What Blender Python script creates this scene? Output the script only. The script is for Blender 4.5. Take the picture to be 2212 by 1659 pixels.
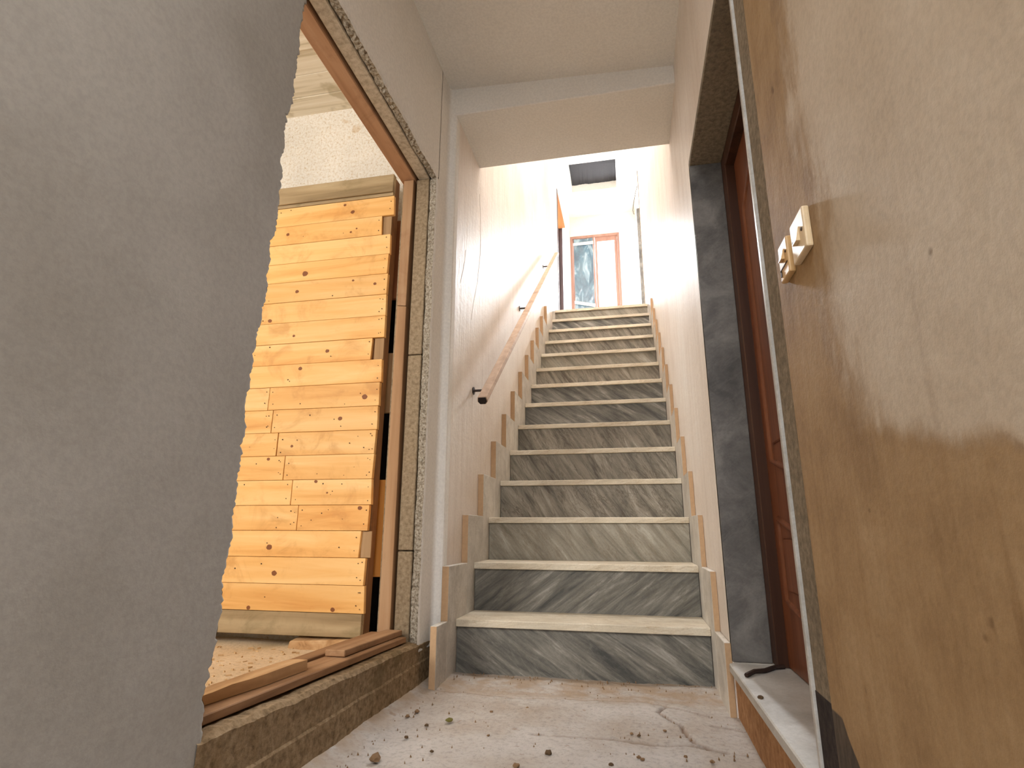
import bpy, bmesh, math, random
from mathutils import Vector, Matrix, noise

# ------------------------------------------------------------------ camera, light, exposure
for o in list(bpy.data.objects):
    bpy.data.objects.remove(o)
SC = bpy.context.scene
COL = SC.collection
R = random.Random(11)

YAW, PITCH, ROLL = 0.2060906, 0.2533920, 0.0031306
EYE = 0.54211
def make_camera():
    cd = bpy.data.cameras.new('camera')
    cd.sensor_fit = 'HORIZONTAL'
    cd.sensor_width = 36.0
    cd.lens = 36.0 * 1214.024 / 2212.0
    cd.clip_start = 0.02
    ob = bpy.data.objects.new('camera', cd)
    COL.objects.link(ob)
    cy, sy, cp, sp = math.cos(YAW), math.sin(YAW), math.cos(PITCH), math.sin(PITCH)
    F = Vector((-sy*cp, cy*cp, sp)); X = Vector((cy, sy, 0)); U = X.cross(F)
    X2 = X*math.cos(ROLL) + U*math.sin(ROLL); U2 = U*math.cos(ROLL) - X*math.sin(ROLL)
    m = Matrix((X2, U2, -F)).transposed().to_4x4()
    m.translation = Vector((0, 0, EYE))
    ob.matrix_world = m
    SC.camera = ob
make_camera()

SC.view_settings.view_transform = 'Standard'
SC.view_settings.look = 'None'
SC.view_settings.gamma = 1.0
SC.view_settings.use_curve_mapping = False
SC.view_settings.exposure = 1.13

world = bpy.data.worlds.new('sky')
SC.world = world
world.use_nodes = True
wn = world.node_tree.nodes
wn['Background'].inputs['Color'].default_value = (0.80, 0.90, 1.0, 1)
wn['Background'].inputs['Strength'].default_value = 1.6

def area(name, loc, target, sx, sy, power, col, spread=180):
    l = bpy.data.lights.new(name, 'AREA')
    l.shape = 'RECTANGLE'; l.size = sx; l.size_y = sy
    l.energy = power; l.color = col; l.spread = math.radians(spread)
    o = bpy.data.objects.new(name, l); COL.objects.link(o)
    o.location = loc
    o.rotation_euler = (Vector(target) - Vector(loc)).to_track_quat('-Z', 'Y').to_euler()
    return o
# daylight through the glazed door at the head of the stairs, and an added fill lamp over the stair well, no roof opening there
area('daylight_far_door', (-0.12, 14.0, 8.85), (-0.22, 4.0, 1.9), 1.3, 2.6, 6200, (0.90, 0.95, 1.0))
area('daylight_balcony', (-0.38, 8.75, 4.1), (-0.25, 5.0, 3.6), 0.75, 2.2, 215, (0.92, 0.96, 1.0))
area('fill_stair_well', (-0.23, 3.35, 5.44), (-0.23, 3.25, 0.0), 0.6, 1.1, 47, (0.95, 0.97, 1.0))
# daylight in the rooms on the two sides of the upper landing
area('daylight_landing_left', (-1.75, 6.62, 4.0), (0.2, 6.5, 3.7), 1.3, 1.6, 32, (1.0, 0.96, 0.90))
area('daylight_landing_right', (1.25, 6.9, 4.0), (-0.7, 6.8, 3.8), 1.2, 1.6, 32, (1.0, 0.97, 0.94))
# window of the room on the left
area('daylight_left_room', (-2.55, -0.55, 1.75), (-1.45, 2.35, 1.2), 1.3, 1.3, 37, (1.0, 0.97, 0.92))
# added fill lamp under the corridor ceiling behind the camera
area('fill_corridor', (-0.25, -0.95, 2.52), (-0.25, -0.90, 0.0), 0.7, 1.3, 27, (0.95, 0.97, 1.0))

# ------------------------------------------------------------------ helpers
WORLD = {}
def tag(o, label=None, cat=None, group=None, kind=None):
    if label: o['label'] = label
    if cat: o['category'] = cat
    if group: o['group'] = group
    if kind: o['kind'] = kind
    return o
def empty(name, loc, parent=None):
    o = bpy.data.objects.new(name, None); COL.objects.link(o)
    o.empty_display_size = 0.05
    WORLD[o.name] = Vector(loc)
    o.location = Vector(loc)
    return o
def thing(name, label, cat, loc, group=None):
    return tag(empty(name, loc), label, cat, group)

class MB:
    def __init__(s): s.v = []; s.f = []
    def add(s, vs, fs):
        b = len(s.v); s.v += [tuple(v) for v in vs]
        s.f += [tuple(i + b for i in f) for f in fs]
    def box(s, x0, x1, y0, y1, z0, z1):
        s.add([(x0,y0,z0),(x1,y0,z0),(x1,y1,z0),(x0,y1,z0),(x0,y0,z1),(x1,y0,z1),(x1,y1,z1),(x0,y1,z1)],
              [(0,3,2,1),(4,5,6,7),(0,1,5,4),(1,2,6,5),(2,3,7,6),(3,0,4,7)])
    def hexa(s, lo, hi):
        """two quads (lists of four points, counter-clockwise seen from above)"""
        s.add(list(lo) + list(hi), [(0,3,2,1),(4,5,6,7),(0,1,5,4),(1,2,6,5),(2,3,7,6),(3,0,4,7)])
    def grid(s, rows):
        n = len(rows[0]); b = len(s.v)
        for r in rows: s.v += [tuple(p) for p in r]
        for i in range(len(rows) - 1):
            for j in range(n - 1):
                a = b + i*n + j
                s.f.append((a, a + 1, a + n + 1, a + n))
    def tube(s, pts, r, n=8):
        rows = []
        for i, p in enumerate(pts):
            p = Vector(p)
            t = (Vector(pts[min(i+1, len(pts)-1)]) - Vector(pts[max(i-1, 0)])).normalized()
            a = t.cross(Vector((0.31, 0.17, 0.93))).normalized(); b2 = t.cross(a)
            rows.append([p + (a*math.cos(2*math.pi*k/n) + b2*math.sin(2*math.pi*k/n))*r for k in range(n + 1)])
        s.grid(rows)
        for row in (rows[0], rows[-1]):
            s.add(row[:-1], [tuple(range(n))])
    def build(s, name, mat, parent=None, origin=None, bevel=0.0, smooth=False, normals=True, segs=1, **kw):
        if origin is None:
            if parent is not None and not len(s.v): origin = (0,0,0)
            xs = [v[0] for v in s.v]; ys = [v[1] for v in s.v]; zs = [v[2] for v in s.v]
            origin = ((min(xs)+max(xs))/2, (min(ys)+max(ys))/2, min(zs))
        origin = Vector(origin)
        me = bpy.data.meshes.new(name)
        bm = bmesh.new()
        vs = [bm.verts.new(Vector(v) - origin) for v in s.v]
        for f in s.f:
            try: bm.faces.new([vs[i] for i in f])
            except ValueError: pass
        if normals: bmesh.ops.recalc_face_normals(bm, faces=bm.faces)
        if bevel > 0:
            es = [e for e in bm.edges if len(e.link_faces) == 2 and e.calc_face_angle(0) > 0.5]
            bmesh.ops.bevel(bm, geom=es, offset=bevel, segments=segs, affect='EDGES', profile=0.6)
        bm.to_mesh(me); bm.free()
        if smooth:
            for p in me.polygons: p.use_smooth = True
        me.materials.append(mat)
        o = bpy.data.objects.new(name, me); COL.objects.link(o)
        WORLD[o.name] = origin
        if parent is not None:
            o.parent = parent
            o.location = origin - WORLD[parent.name]
        else:
            o.location = origin
        return tag(o, **kw)
def fr(x, seed=0.0, oct=4):
    return noise.fractal((x, seed*7.3 + 1.7, seed*3.1), 0.9, 2.0, oct, noise_basis='PERLIN_ORIGINAL')
def lerp(tab, x):
    if x <= tab[0][0]: return tab[0][1]
    for (a, b), (c, d) in zip(tab, tab[1:]):
        if x <= c: return b + (d-b)*(x-a)/(c-a)
    return tab[-1][1]
def srgb(r, g, b):
    def c(v):
        v /= 255.0
        return v/12.92 if v <= 0.04045 else ((v+0.055)/1.055)**2.4
    return (c(r), c(g), c(b), 1.0)

# ------------------------------------------------------------------ materials
class NT:
    def __init__(s, name):
        s.m = bpy.data.materials.new(name); s.m.use_nodes = True
        s.t = s.m.node_tree; s.n = s.t.nodes
        s.b = s.n['Principled BSDF']
    def node(s, typ, **kw):
        n = s.n.new(typ)
        for k, v in kw.items(): setattr(n, k, v)
        return n
    def link(s, a, b): s.t.links.new(a, b)
    def setin(s, n, i, v):
        if hasattr(v, 'is_linked') or hasattr(v, 'links'): s.link(v, n.inputs[i])
        else: n.inputs[i].default_value = v
    def pos(s): return s.node('ShaderNodeNewGeometry').outputs['Position']
    def objc(s): return s.node('ShaderNodeTexCoord').outputs['Object']
    def rnd(s): return s.node('ShaderNodeObjectInfo').outputs['Random']
    def mapv(s, vec, scale=(1,1,1), rot=(0,0,0), loc=(0,0,0)):
        n = s.node('ShaderNodeMapping')
        s.link(vec, n.inputs['Vector'])
        n.inputs['Scale'].default_value = scale; n.inputs['Rotation'].default_value = rot
        n.inputs['Location'].default_value = loc
        return n.outputs['Vector']
    def vadd(s, a, b):
        n = s.node('ShaderNodeVectorMath', operation='ADD')
        s.setin(n, 0, a); s.setin(n, 1, b); return n.outputs[0]
    def rshift(s, vec, k=13.0):
        n = s.node('ShaderNodeVectorMath', operation='SCALE')
        n.inputs[0].default_value = (k, k*1.7, k*0.6); s.link(s.rnd(), n.inputs['Scale'])
        return s.vadd(vec, n.outputs[0])
    def noise(s, vec, scale, detail=4, rough=0.55, dist=0.0):
        n = s.node('ShaderNodeTexNoise')
        s.link(vec, n.inputs['Vector'])
        n.inputs['Scale'].default_value = scale; n.inputs['Detail'].default_value = detail
        n.inputs['Roughness'].default_value = rough; n.inputs['Distortion'].default_value = dist
        return n.outputs['Fac']
    def ramp(s, fac, stops, interp='LINEAR'):
        n = s.node('ShaderNodeValToRGB'); s.link(fac, n.inputs['Fac'])
        e = n.color_ramp.elements; n.color_ramp.interpolation = interp
        while len(e) > 1: e.remove(e[-1])
        e[0].position = stops[0][0]; e[0].color = stops[0][1]
        for p, c in stops[1:]:
            k = e.new(p); k.color = c
        return n.outputs['Color']
    def math(s, op, a, b=0.0, clamp=False):
        n = s.node('ShaderNodeMath', operation=op, use_clamp=clamp)
        s.setin(n, 0, a); s.setin(n, 1, b); return n.outputs[0]
    def step(s, fac, lo, hi):
        n = s.node('ShaderNodeMapRange', interpolation_type='SMOOTHSTEP')
        s.setin(n, 'Value', fac); n.inputs['From Min'].default_value = lo; n.inputs['From Max'].default_value = hi
        return n.outputs[0]
    def mix(s, fac, a, b, mode='MIX'):
        n = s.node('ShaderNodeMix', data_type='RGBA', blend_type=mode)
        s.setin(n, 0, fac); s.setin(n, 6, a); s.setin(n, 7, b)
        return n.outputs[2]
    def sep(s, vec):
        n = s.node('ShaderNodeSeparateXYZ'); s.link(vec, n.inputs[0]); return n.outputs
    def bump(s, h, strength=0.3, dist=0.005):
        n = s.node('ShaderNodeBump'); s.link(h, n.inputs['Height'])
        n.inputs['Strength'].default_value = strength; n.inputs['Distance'].default_value = dist
        s.link(n.outputs[0], s.b.inputs['Normal'])
    def done(s, col, rough=0.7, spec=0.3):
        s.setin(s.b, 'Base Color', col); s.setin(s.b, 'Roughness', rough)
        s.b.inputs['Specular IOR Level'].default_value = spec
        return s.m
g = lambda v: (v, v, v, 1)

def plaster(name, base, dark, light, streak=0.0, rough=0.75, spec=0.2, sscale=(34, 34, 1.6), bump=0.25, patch=1.6):
    t = NT(name); p = t.pos()
    n1 = t.noise(p, patch, 5, 0.6)
    c = t.ramp(n1, [(0.30, dark), (0.52, base), (0.72, light)])
    n2 = t.noise(p, 95, 3, 0.7)
    c = t.mix(0.22, c, t.ramp(n2, [(0.35, g(0.55)), (0.62, g(1.0))]), 'MULTIPLY')
    h = t.noise(p, 26, 6, 0.65)
    if streak > 0:
        st = t.noise(t.mapv(p, sscale), 1.0, 4, 0.6, 0.3)
        c = t.mix(streak, c, t.ramp(st, [(0.33, (dark[0]*0.72, dark[1]*0.68, dark[2]*0.62, 1)), (0.5, base), (0.68, light)]))
        h = t.math('ADD', h, t.math('MULTIPLY', st, 1.4))
    t.bump(h, bump, 0.004)
    return t.done(c, rough, spec)

M = {}
M['grey_plaster'] = plaster('grey_plaster', srgb(172,168,162), srgb(160,155,148), srgb(182,178,172), rough=0.85, spec=0.1, bump=0.22, patch=2.2)
M['cream'] = plaster('cream_wall', srgb(232,220,208), srgb(219,203,187), srgb(239,231,221), streak=0.17, rough=0.55, spec=0.3, bump=0.35, sscale=(24, 24, 2.2))
M['ceiling'] = plaster('ceiling_plaster', srgb(234,228,219), srgb(228,220,209), srgb(239,234,227), rough=0.8, spec=0.1, bump=0.10, patch=1.1)
M['white'] = plaster('white_wall', srgb(240,236,228), srgb(232,226,216), srgb(246,243,238), rough=0.7, bump=0.1)

def right_wall_mat():
    t = NT('ochre_wall'); p = t.pos(); s = t.sep(p)
    st = t.noise(t.mapv(p, (34, 34, 3.6)), 1.0, 6, 0.68, 0.9)
    blot = t.noise(p, 6.0, 7, 0.68)
    och = t.ramp(t.math('ADD', t.math('MULTIPLY', st, 0.28), t.math('MULTIPLY', blot, 0.72)),
                 [(0.30, srgb(132,102,68)), (0.50, srgb(160,129,91)), (0.68, srgb(174,145,108))])
    lig = t.ramp(blot, [(0.3, srgb(184,165,141)), (0.55, srgb(194,176,153)), (0.75, srgb(201,185,164))])
    # edge of the paler skim coat: y as a function of z
    fc = t.node('ShaderNodeFloatCurve'); t.link(t.math('DIVIDE', s[2], 2.0), fc.inputs['Value'])
    cv = fc.mapping.curves[0]
    pts = [(0.0,0.0),(0.262,0.02),(0.291,0.40),(0.308,0.545),(0.318,0.64),(0.33,0.735),(0.365,0.79),(0.46,0.79),(0.51,0.785),(0.59,0.845),(0.625,0.81),(0.70,0.815),(1.0,0.83)]
    cv.points[0].location = pts[0]; cv.points[1].location = pts[-1]
    for q in pts[1:-1]: cv.points.new(*q)
    for q in cv.points: q.handle_type = 'VECTOR'
    fc.mapping.update()
    wob = t.math('MULTIPLY', t.math('SUBTRACT', t.noise(t.mapv(p, (16, 16, 6)), 1.0, 6, 0.68), 0.5), 0.24)
    d = t.math('SUBTRACT', t.math('ADD', fc.outputs[0], wob), s[1])
    c = t.mix(t.step(d, -0.045, 0.085), och, lig)
    # rim of damp along that edge
    rim = t.math('MULTIPLY', t.math('SUBTRACT', t.step(d, -0.05, -0.005), t.step(d, 0.0, 0.03)), t.step(blot, 0.46, 0.62))
    c = t.mix(t.math('MULTIPLY', rim, 0.55), c, srgb(120,88,56))
    # long dark runs
    run = t.noise(t.mapv(p, (22, 22, 0.9), loc=(3,5,2)), 1.0, 3, 0.5, 0.4)
    low = t.step(t.math('SUBTRACT', 0.95, s[2]), 0.0, 0.5)
    c = t.mix(t.math('MULTIPLY', t.math('MULTIPLY', t.step(run, 0.60, 0.70), 0.38), low), c, srgb(112,78,40))
    pit = t.noise(p, 17, 2, 0.5)
    c = t.mix(t.math('MULTIPLY', t.step(pit, 0.74, 0.78), 0.6), c, srgb(92,66,40))
    # black paint blotch at the foot
    pe = t.math('ADD', s[1], t.math('MULTIPLY', t.math('SUBTRACT', t.noise(p, 22, 3), 0.5), 0.02))
    e1 = t.math('SUBTRACT', pe, t.math('SUBTRACT', 0.965, t.math('MULTIPLY', t.math('SUBTRACT', 0.285, s[2]), 1.05)))
    blk = t.math('MULTIPLY', t.step(e1, 0.0, 0.006), t.step(t.math('SUBTRACT', 0.287, s[2]), 0.0, 0.004))
    c = t.mix(t.math('MULTIPLY', blk, 0.93), c, t.ramp(t.noise(t.mapv(p, (60,60,14)), 1, 3), [(0.35, srgb(52,46,42)), (0.7, srgb(92,80,66))]))
    fine = t.noise(p, 120, 3, 0.7)
    c = t.mix(0.25, c, t.ramp(fine, [(0.35, g(0.55)), (0.62, g(1))]), 'MULTIPLY')
    t.bump(t.math('ADD', t.noise(p, 30, 7, 0.72), t.math('MULTIPLY', st, 0.5)), 0.3, 0.004)
    return t.done(c, 0.75, 0.15)
M['ochre'] = right_wall_mat()

def rough_mat(name, stops, scale=60, bump=0.9, dist=0.01, rough=0.9, extra=None):
    t = NT(name); p = t.pos()
    n = t.noise(p, scale, 6, 0.7)
    c = t.ramp(n, stops)
    b = t.noise(p, 3.0, 4)
    c = t.mix(0.35, c, t.ramp(b, [(0.35, g(0.62)), (0.65, g(1.0))]), 'MULTIPLY')
    if extra:
        v = t.noise(p, extra[0], 3, 0.6)
        c = t.mix(t.math('MULTIPLY', t.step(v, extra[1], extra[1]+0.05), extra[3]), c, extra[2])
    t.bump(n, bump, dist)
    return t.done(c, rough, 0.12)
M['crumble'] = rough_mat('crumbled_plaster', [(0.36, srgb(112,98,80)), (0.5, srgb(172,160,142)), (0.66, srgb(206,197,182))], 120, 1.0, 0.012)
M['edge'] = rough_mat('broken_grey_plaster', [(0.36, srgb(80,74,66)), (0.55, srgb(134,126,115)), (0.7, srgb(158,150,139))], 90, 1.0, 0.01)
M['block'] = rough_mat('jamb_stone', [(0.35, srgb(116,98,76)), (0.55, srgb(142,124,100)), (0.72, srgb(158,142,118))], 70, 0.35, 0.004)
M['head_stone'] = rough_mat('head_stone', [(0.35, srgb(168,156,138)), (0.55, srgb(198,187,170)), (0.72, srgb(212,203,188))], 60, 0.35, 0.004)
M['curb'] = rough_mat('brown_concrete', [(0.34, srgb(108,88,62)), (0.52, srgb(144,120,90)), (0.70, srgb(164,142,112))], 55, 0.6, 0.006, extra=(5.0, 0.57, srgb(104,86,58), 0.55))
M['mortar'] = rough_mat('mortar_strip', [(0.35, srgb(116,104,88)), (0.55, srgb(142,128,108)), (0.72, srgb(160,146,126))], 70, 0.5, 0.004)
M['black_paint'] = rough_mat('black_paint', [(0.35, srgb(48,42,42)), (0.6, srgb(66,58,54)), (0.75, srgb(80,72,60))], 60, 0.4, 0.003)
M['plinth'] = rough_mat('red_brown_plinth', [(0.35, srgb(150,108,74)), (0.55, srgb(178,134,96)), (0.72, srgb(192,152,114))], 40, 0.3, 0.003)
M['spatter'] = rough_mat('spatterdash_wall', [(0.31, srgb(196,168,126)), (0.42, srgb(236,226,210)), (0.55, srgb(248,243,234))], 70, 0.8, 0.01, extra=(7, 0.62, srgb(214,184,142), 0.5))
M['void'] = rough_mat('unlit_passage', [(0.3, srgb(46,40,38)), (0.7, srgb(60,54,50))], 20, 0.2)  # darkness of the passage put into its wall colour

def board_concrete():
    t = NT('board_marked_concrete'); p = t.pos()
    gr = t.noise(t.mapv(p, (1.2, 34, 10)), 1.0, 5, 0.6, 0.4)
    c = t.ramp(gr, [(0.32, srgb(190,176,148)), (0.5, srgb(222,210,188)), (0.7, srgb(234,225,208))])
    c = t.mix(t.math('MULTIPLY', t.step(t.noise(p, 6, 3), 0.60, 0.68), 0.5), c, srgb(160,142,106))
    t.bump(gr, 0.3, 0.004)
    return t.done(c, 0.85, 0.1)
M['board_concrete'] = board_concrete()

def wood(name, stops, axis='x', grain=16, rough=0.6, dirt=0.0, dirtcol=None, bump=0.15, vary=0.12):
    t = NT(name); p = t.rshift(t.objc(), 9.0)
    sc = {'x': (1.3, grain*1.2, grain), 'y': (grain, 1.3, grain*1.2), 'z': (grain, grain*1.2, 1.3)}[axis]
    gr = t.noise(t.mapv(p, sc), 1.0, 5, 0.6, 0.9)
    ring = t.noise(t.mapv(p, tuple(v*0.35 for v in sc)), 1.0, 3, 0.5, 1.6)
    k = t.math('ADD', t.math('MULTIPLY', gr, 0.55), t.math('MULTIPLY', ring, 0.45))
    c = t.ramp(k, stops)
    if dirt > 0:
        d = t.noise(t.vadd(p, (4.0, 1.0, 2.0)), 5.5, 5, 0.65, 0.6)
        c = t.mix(t.math('MULTIPLY', t.step(d, 0.50, 0.70), dirt), c, dirtcol)
    v = t.math('ADD', t.math('MULTIPLY', t.rnd(), vary), 1.0 - vary*0.7)
    n = t.node('ShaderNodeVectorMath', operation='SCALE'); t.link(c, n.inputs[0]); t.link(v, n.inputs['Scale'])
    t.bump(gr, bump, 0.002)
    return t.done(n.outputs[0], rough, 0.25)
M['pine'] = wood('pine_board', [(0.32, srgb(214,152,82)), (0.48, srgb(234,182,112)), (0.66, srgb(243,202,140))], 'x', 15, 0.55, 0.55, srgb(196,140,78))
M['grey_wood'] = wood('weathered_board', [(0.32, srgb(136,116,86)), (0.5, srgb(172,150,116)), (0.68, srgb(192,172,138))], 'x', 20, 0.8, 0.5, srgb(120,110,76))
M['stile_wood'] = wood('old_stile', [(0.32, srgb(84,56,34)), (0.5, srgb(122,86,54)), (0.68, srgb(150,112,76))], 'z', 20, 0.75, 0.3, srgb(70,48,30))
M['stile_pale'] = wood('old_batten', [(0.32, srgb(130,102,72)), (0.5, srgb(164,132,96)), (0.68, srgb(184,154,118))], 'z', 20, 0.75)
M['post_wood'] = wood('frame_post', [(0.32, srgb(122,88,58)), (0.5, srgb(156,120,86)), (0.68, srgb(174,142,110))], 'z', 18, 0.75, 0.5, srgb(140,100,70))
M['head_wood'] = wood('frame_head', [(0.32, srgb(150,112,86)), (0.5, srgb(180,142,112)), (0.68, srgb(194,160,132))], 'y', 18, 0.75, 0.4, srgb(126,84,56))
M['sill_wood'] = wood('frame_sill', [(0.32, srgb(110,78,52)), (0.5, srgb(156,118,84)), (0.68, srgb(182,146,110))], 'y', 20, 0.85, 0.5, srgb(120,90,62))
M['raw_wood'] = wood('raw_split_wood', [(0.32, srgb(150,110,72)), (0.5, srgb(196,156,112)), (0.68, srgb(216,182,142))], 'y', 20, 0.85, 0.3, srgb(150,112,76))
M['orange_wood'] = wood('orange_board', [(0.32, srgb(196,120,48)), (0.5, srgb(222,150,72)), (0.68, srgb(234,172,96))], 'z', 14, 0.6)
M['red_wood'] = wood('reddish_board', [(0.32, srgb(110,62,38)), (0.5, srgb(146,92,58)), (0.68, srgb(164,112,76))], 'z', 14, 0.6)
M['door_wood'] = wood('varnished_door', [(0.32, srgb(84,46,26)), (0.5, srgb(118,68,42)), (0.68, srgb(136,84,54))], 'z', 22, 0.38, vary=0.02)
M['frame_dark'] = wood('varnished_frame', [(0.32, srgb(50,30,20)), (0.5, srgb(68,42,29)), (0.68, srgb(80,52,36))], 'z', 22, 0.5, vary=0.02)
M['brown_paint'] = wood('brown_lining', [(0.32, srgb(58,46,48)), (0.5, srgb(72,58,60)), (0.68, srgb(84,70,72))], 'z', 22, 0.5, vary=0.02)
M['lit_lining'] = wood('lit_lining', [(0.32, srgb(136,84,44)), (0.5, srgb(156,98,54)), (0.68, srgb(168,112,66))], 'y', 14, 0.5, vary=0.02)  # brown lining as it looks when lit, light put into the colour
M['rail_wood'] = wood('rail_wood', [(0.32, srgb(150,124,102)), (0.5, srgb(178,150,126)), (0.68, srgb(190,166,144))], 'y', 18, 0.5, vary=0.0)
M['door_pink'] = wood('far_door_wood', [(0.32, srgb(150,112,98)), (0.5, srgb(168,128,114)), (0.68, srgb(180,142,128))], 'z', 14, 0.5, vary=0.02)

def flat(name, col, rough=0.6, spec=0.3, metal=0.0):
    t = NT(name); t.b.inputs['Metallic'].default_value = metal
    n = t.noise(t.objc(), 60, 3)
    c = t.mix(0.25, col, t.ramp(n, [(0.35, g(0.6)), (0.65, g(1))]), 'MULTIPLY')
    return t.done(c, rough, spec)
M['knot'] = flat('knot', srgb(134,82,46), 0.6)
M['nail'] = flat('nail_hole', srgb(70,44,26), 0.7)
M['dark_end'] = flat('dark_end', srgb(40,30,26), 0.7)
M['iron'] = flat('dark_iron', srgb(66,54,48), 0.5, 0.4, 0.5)
M['switch'] = flat('aged_plastic', srgb(222,196,156), 0.45, 0.4)
M['switch_old'] = flat('old_plastic', srgb(204,164,110), 0.45, 0.4)
M['slot'] = flat('slot_dark', srgb(58,40,26), 0.7)
M['cable'] = flat('cable_grey', srgb(96,86,74), 0.6)
M['lid'] = flat('hatch_board', srgb(58,57,60), 0.8)
M['tape'] = flat('white_tape', srgb(238,232,224), 0.6)
M['crumb'] = flat('crumb', srgb(132,104,76), 0.95)
M['crumb_dark'] = flat('crumb_dark', srgb(92,72,50), 0.95)
M['moss'] = flat('mossy_lump', srgb(104,96,46), 0.95)
M['twig'] = flat('dark_stick', srgb(52,36,28), 0.8)
M['chip'] = flat('wood_chip', srgb(206,172,128), 0.9)

def marble(name, rot, stops, veins, stretch=(0.9, 6.0)):
    """streaked grey marble; rot is the angle of the streaks in the face plane"""
    t = NT(name); p = t.rshift(t.objc(), 21.0)
    q = t.mapv(p, (1, 1, 1), (0, rot, 0))
    q = t.mapv(q, (stretch[0]*3.4, 8.0, stretch[1]*4.2))
    n1 = t.noise(q, 1.0, 8, 0.66, 0.55)
    c = t.ramp(n1, stops)
    q2 = t.mapv(t.mapv(p, (1,1,1), (0, rot*1.2, 0)), (2.0, 8, 12.0), loc=(3,1,7))
    v = t.noise(q2, 1.2, 5, 0.6, 0.7)
    vein = t.math('SUBTRACT', 1.0, t.step(t.math('ABSOLUTE', t.math('SUBTRACT', v, 0.5)), 0.0, 0.022))
    c = t.mix(t.math('MULTIPLY', vein, veins[0]), c, veins[1])
    q3 = t.mapv(t.mapv(p, (1,1,1), (0, rot*0.8, 0)), (5.0, 8, 26.0), loc=(7,2,4))
    v3 = t.noise(q3, 1.3, 6, 0.7, 1.1)
    fine = t.math('SUBTRACT', 1.0, t.step(t.math('ABSOLUTE', t.math('SUBTRACT', v3, 0.5)), 0.0, 0.030))
    msk = t.step(t.noise(p, 5, 3), 0.42, 0.66)
    c = t.mix(t.math('MULTIPLY', t.math('MULTIPLY', fine, msk), min(0.8, veins[0]*1.5)), c, veins[1])
    pale = t.step(t.noise(t.mapv(q3, (0.5,1,0.8), loc=(5,5,5)), 1.0, 5, 0.65, 0.6), 0.58, 0.76)
    c = t.mix(t.math('MULTIPLY', pale, 0.35), c, stops[-1][1])
    grain = t.noise(p, 150, 3, 0.7)
    c = t.mix(0.30, c, t.ramp(grain, [(0.34, g(0.62)), (0.60, g(1))]), 'MULTIPLY')
    b = t.noise(p, 6, 4)
    c = t.mix(0.45, c, t.ramp(b, [(0.35, g(0.66)), (0.65, g(1))]), 'MULTIPLY')
    lt = t.math('ADD', t.math('MULTIPLY', t.rnd(), 0.22), 0.98)
    n = t.node('ShaderNodeVectorMath', operation='SCALE'); t.link(c, n.inputs[0]); t.link(lt, n.inputs['Scale'])
    t.bump(t.noise(p, 60, 3), 0.06, 0.002)
    return t.done(n.outputs[0], 0.45, 0.3)
RS = [(0.34, srgb(70,70,67)), (0.46, srgb(100,97,90)), (0.56, srgb(122,118,109)), (0.70, srgb(170,166,157))]
M['marble_a'] = marble('grey_marble_falling_streaks', math.radians(-33), RS, (0.10, srgb(176,172,162)))
M['marble_b'] = marble('grey_marble_rising_streaks', math.radians(36), RS, (0.30, srgb(92,86,74)))
M['marble_c'] = marble('grey_marble_steep_streaks', math.radians(-56), [(0.34, srgb(86,80,70)), (0.46, srgb(124,117,104)), (0.58, srgb(144,136,122)), (0.74, srgb(172,165,152))], (0.5, srgb(84,72,58)))
M['marble_d'] = marble('pale_marble', math.radians(-50), [(0.34, srgb(112,106,92)), (0.46, srgb(134,127,113)), (0.58, srgb(150,143,128)), (0.72, srgb(176,170,157))], (0.3, srgb(112,96,74)))
M['tread'] = marble('beige_tread', math.radians(10), [(0.30, srgb(190,176,152)), (0.5, srgb(212,199,176)), (0.7, srgb(224,213,193))], (0.3, srgb(160,132,96)))
M['skirt'] = marble('skirting_marble', math.radians(70), [(0.30, srgb(182,174,162)), (0.5, srgb(206,198,186)), (0.7, srgb(220,214,204))], (0.25, srgb(150,140,126)))
M['raw_edge'] = flat('unpolished_edge', srgb(190,156,120), 0.85)
M['jamb_marble'] = marble('dark_jamb_marble', math.radians(30), [(0.32, srgb(82,79,76)), (0.5, srgb(108,104,100)), (0.66, srgb(134,130,124))], (0.12, srgb(140,134,126)), (1.6, 1.6))
M['sill_marble'] = marble('sill_marble', math.radians(20), [(0.30, srgb(166,160,150)), (0.5, srgb(182,177,169)), (0.7, srgb(194,190,183))], (0.15, srgb(170,160,146)))

def dusty_floor(name, base, dark, light, crack=False):
    t = NT(name); p = t.pos()
    n1 = t.noise(p, 2.4, 5, 0.6)
    c = t.ramp(n1, [(0.32, dark), (0.52, base), (0.70, light)])
    n2 = t.noise(p, 70, 4, 0.75)
    c = t.mix(0.5, c, t.ramp(n2, [(0.34, g(0.5)), (0.50, g(0.95)), (0.66, g(1.0))]), 'MULTIPLY')
    sp = t.noise(p, 24, 4, 0.6)
    c = t.mix(t.math('MULTIPLY', t.step(sp, 0.64, 0.72), 0.5), c, srgb(134,104,78))
    if crack:
        at = t.node('ShaderNodeAttribute', attribute_name='crack')
        c = t.mix(at.outputs['Fac'], c, srgb(110,78,52))
        d = t.node('ShaderNodeAttribute', attribute_name='dirt')
        c = t.mix(t.math('MULTIPLY', d.outputs['Fac'], t.step(t.noise(p, 11, 4), 0.3, 0.62)), c, srgb(156,132,106))
    t.bump(n2, 0.5, 0.006)
    return t.done(c, 0.9, 0.1)
M['floor'] = dusty_floor('dusty_concrete', srgb(180,172,164), srgb(164,150,136), srgb(192,186,180), True)
M['chip_floor'] = dusty_floor('sawdust_floor', srgb(222,200,170), srgb(204,178,142), srgb(232,214,188))

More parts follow.
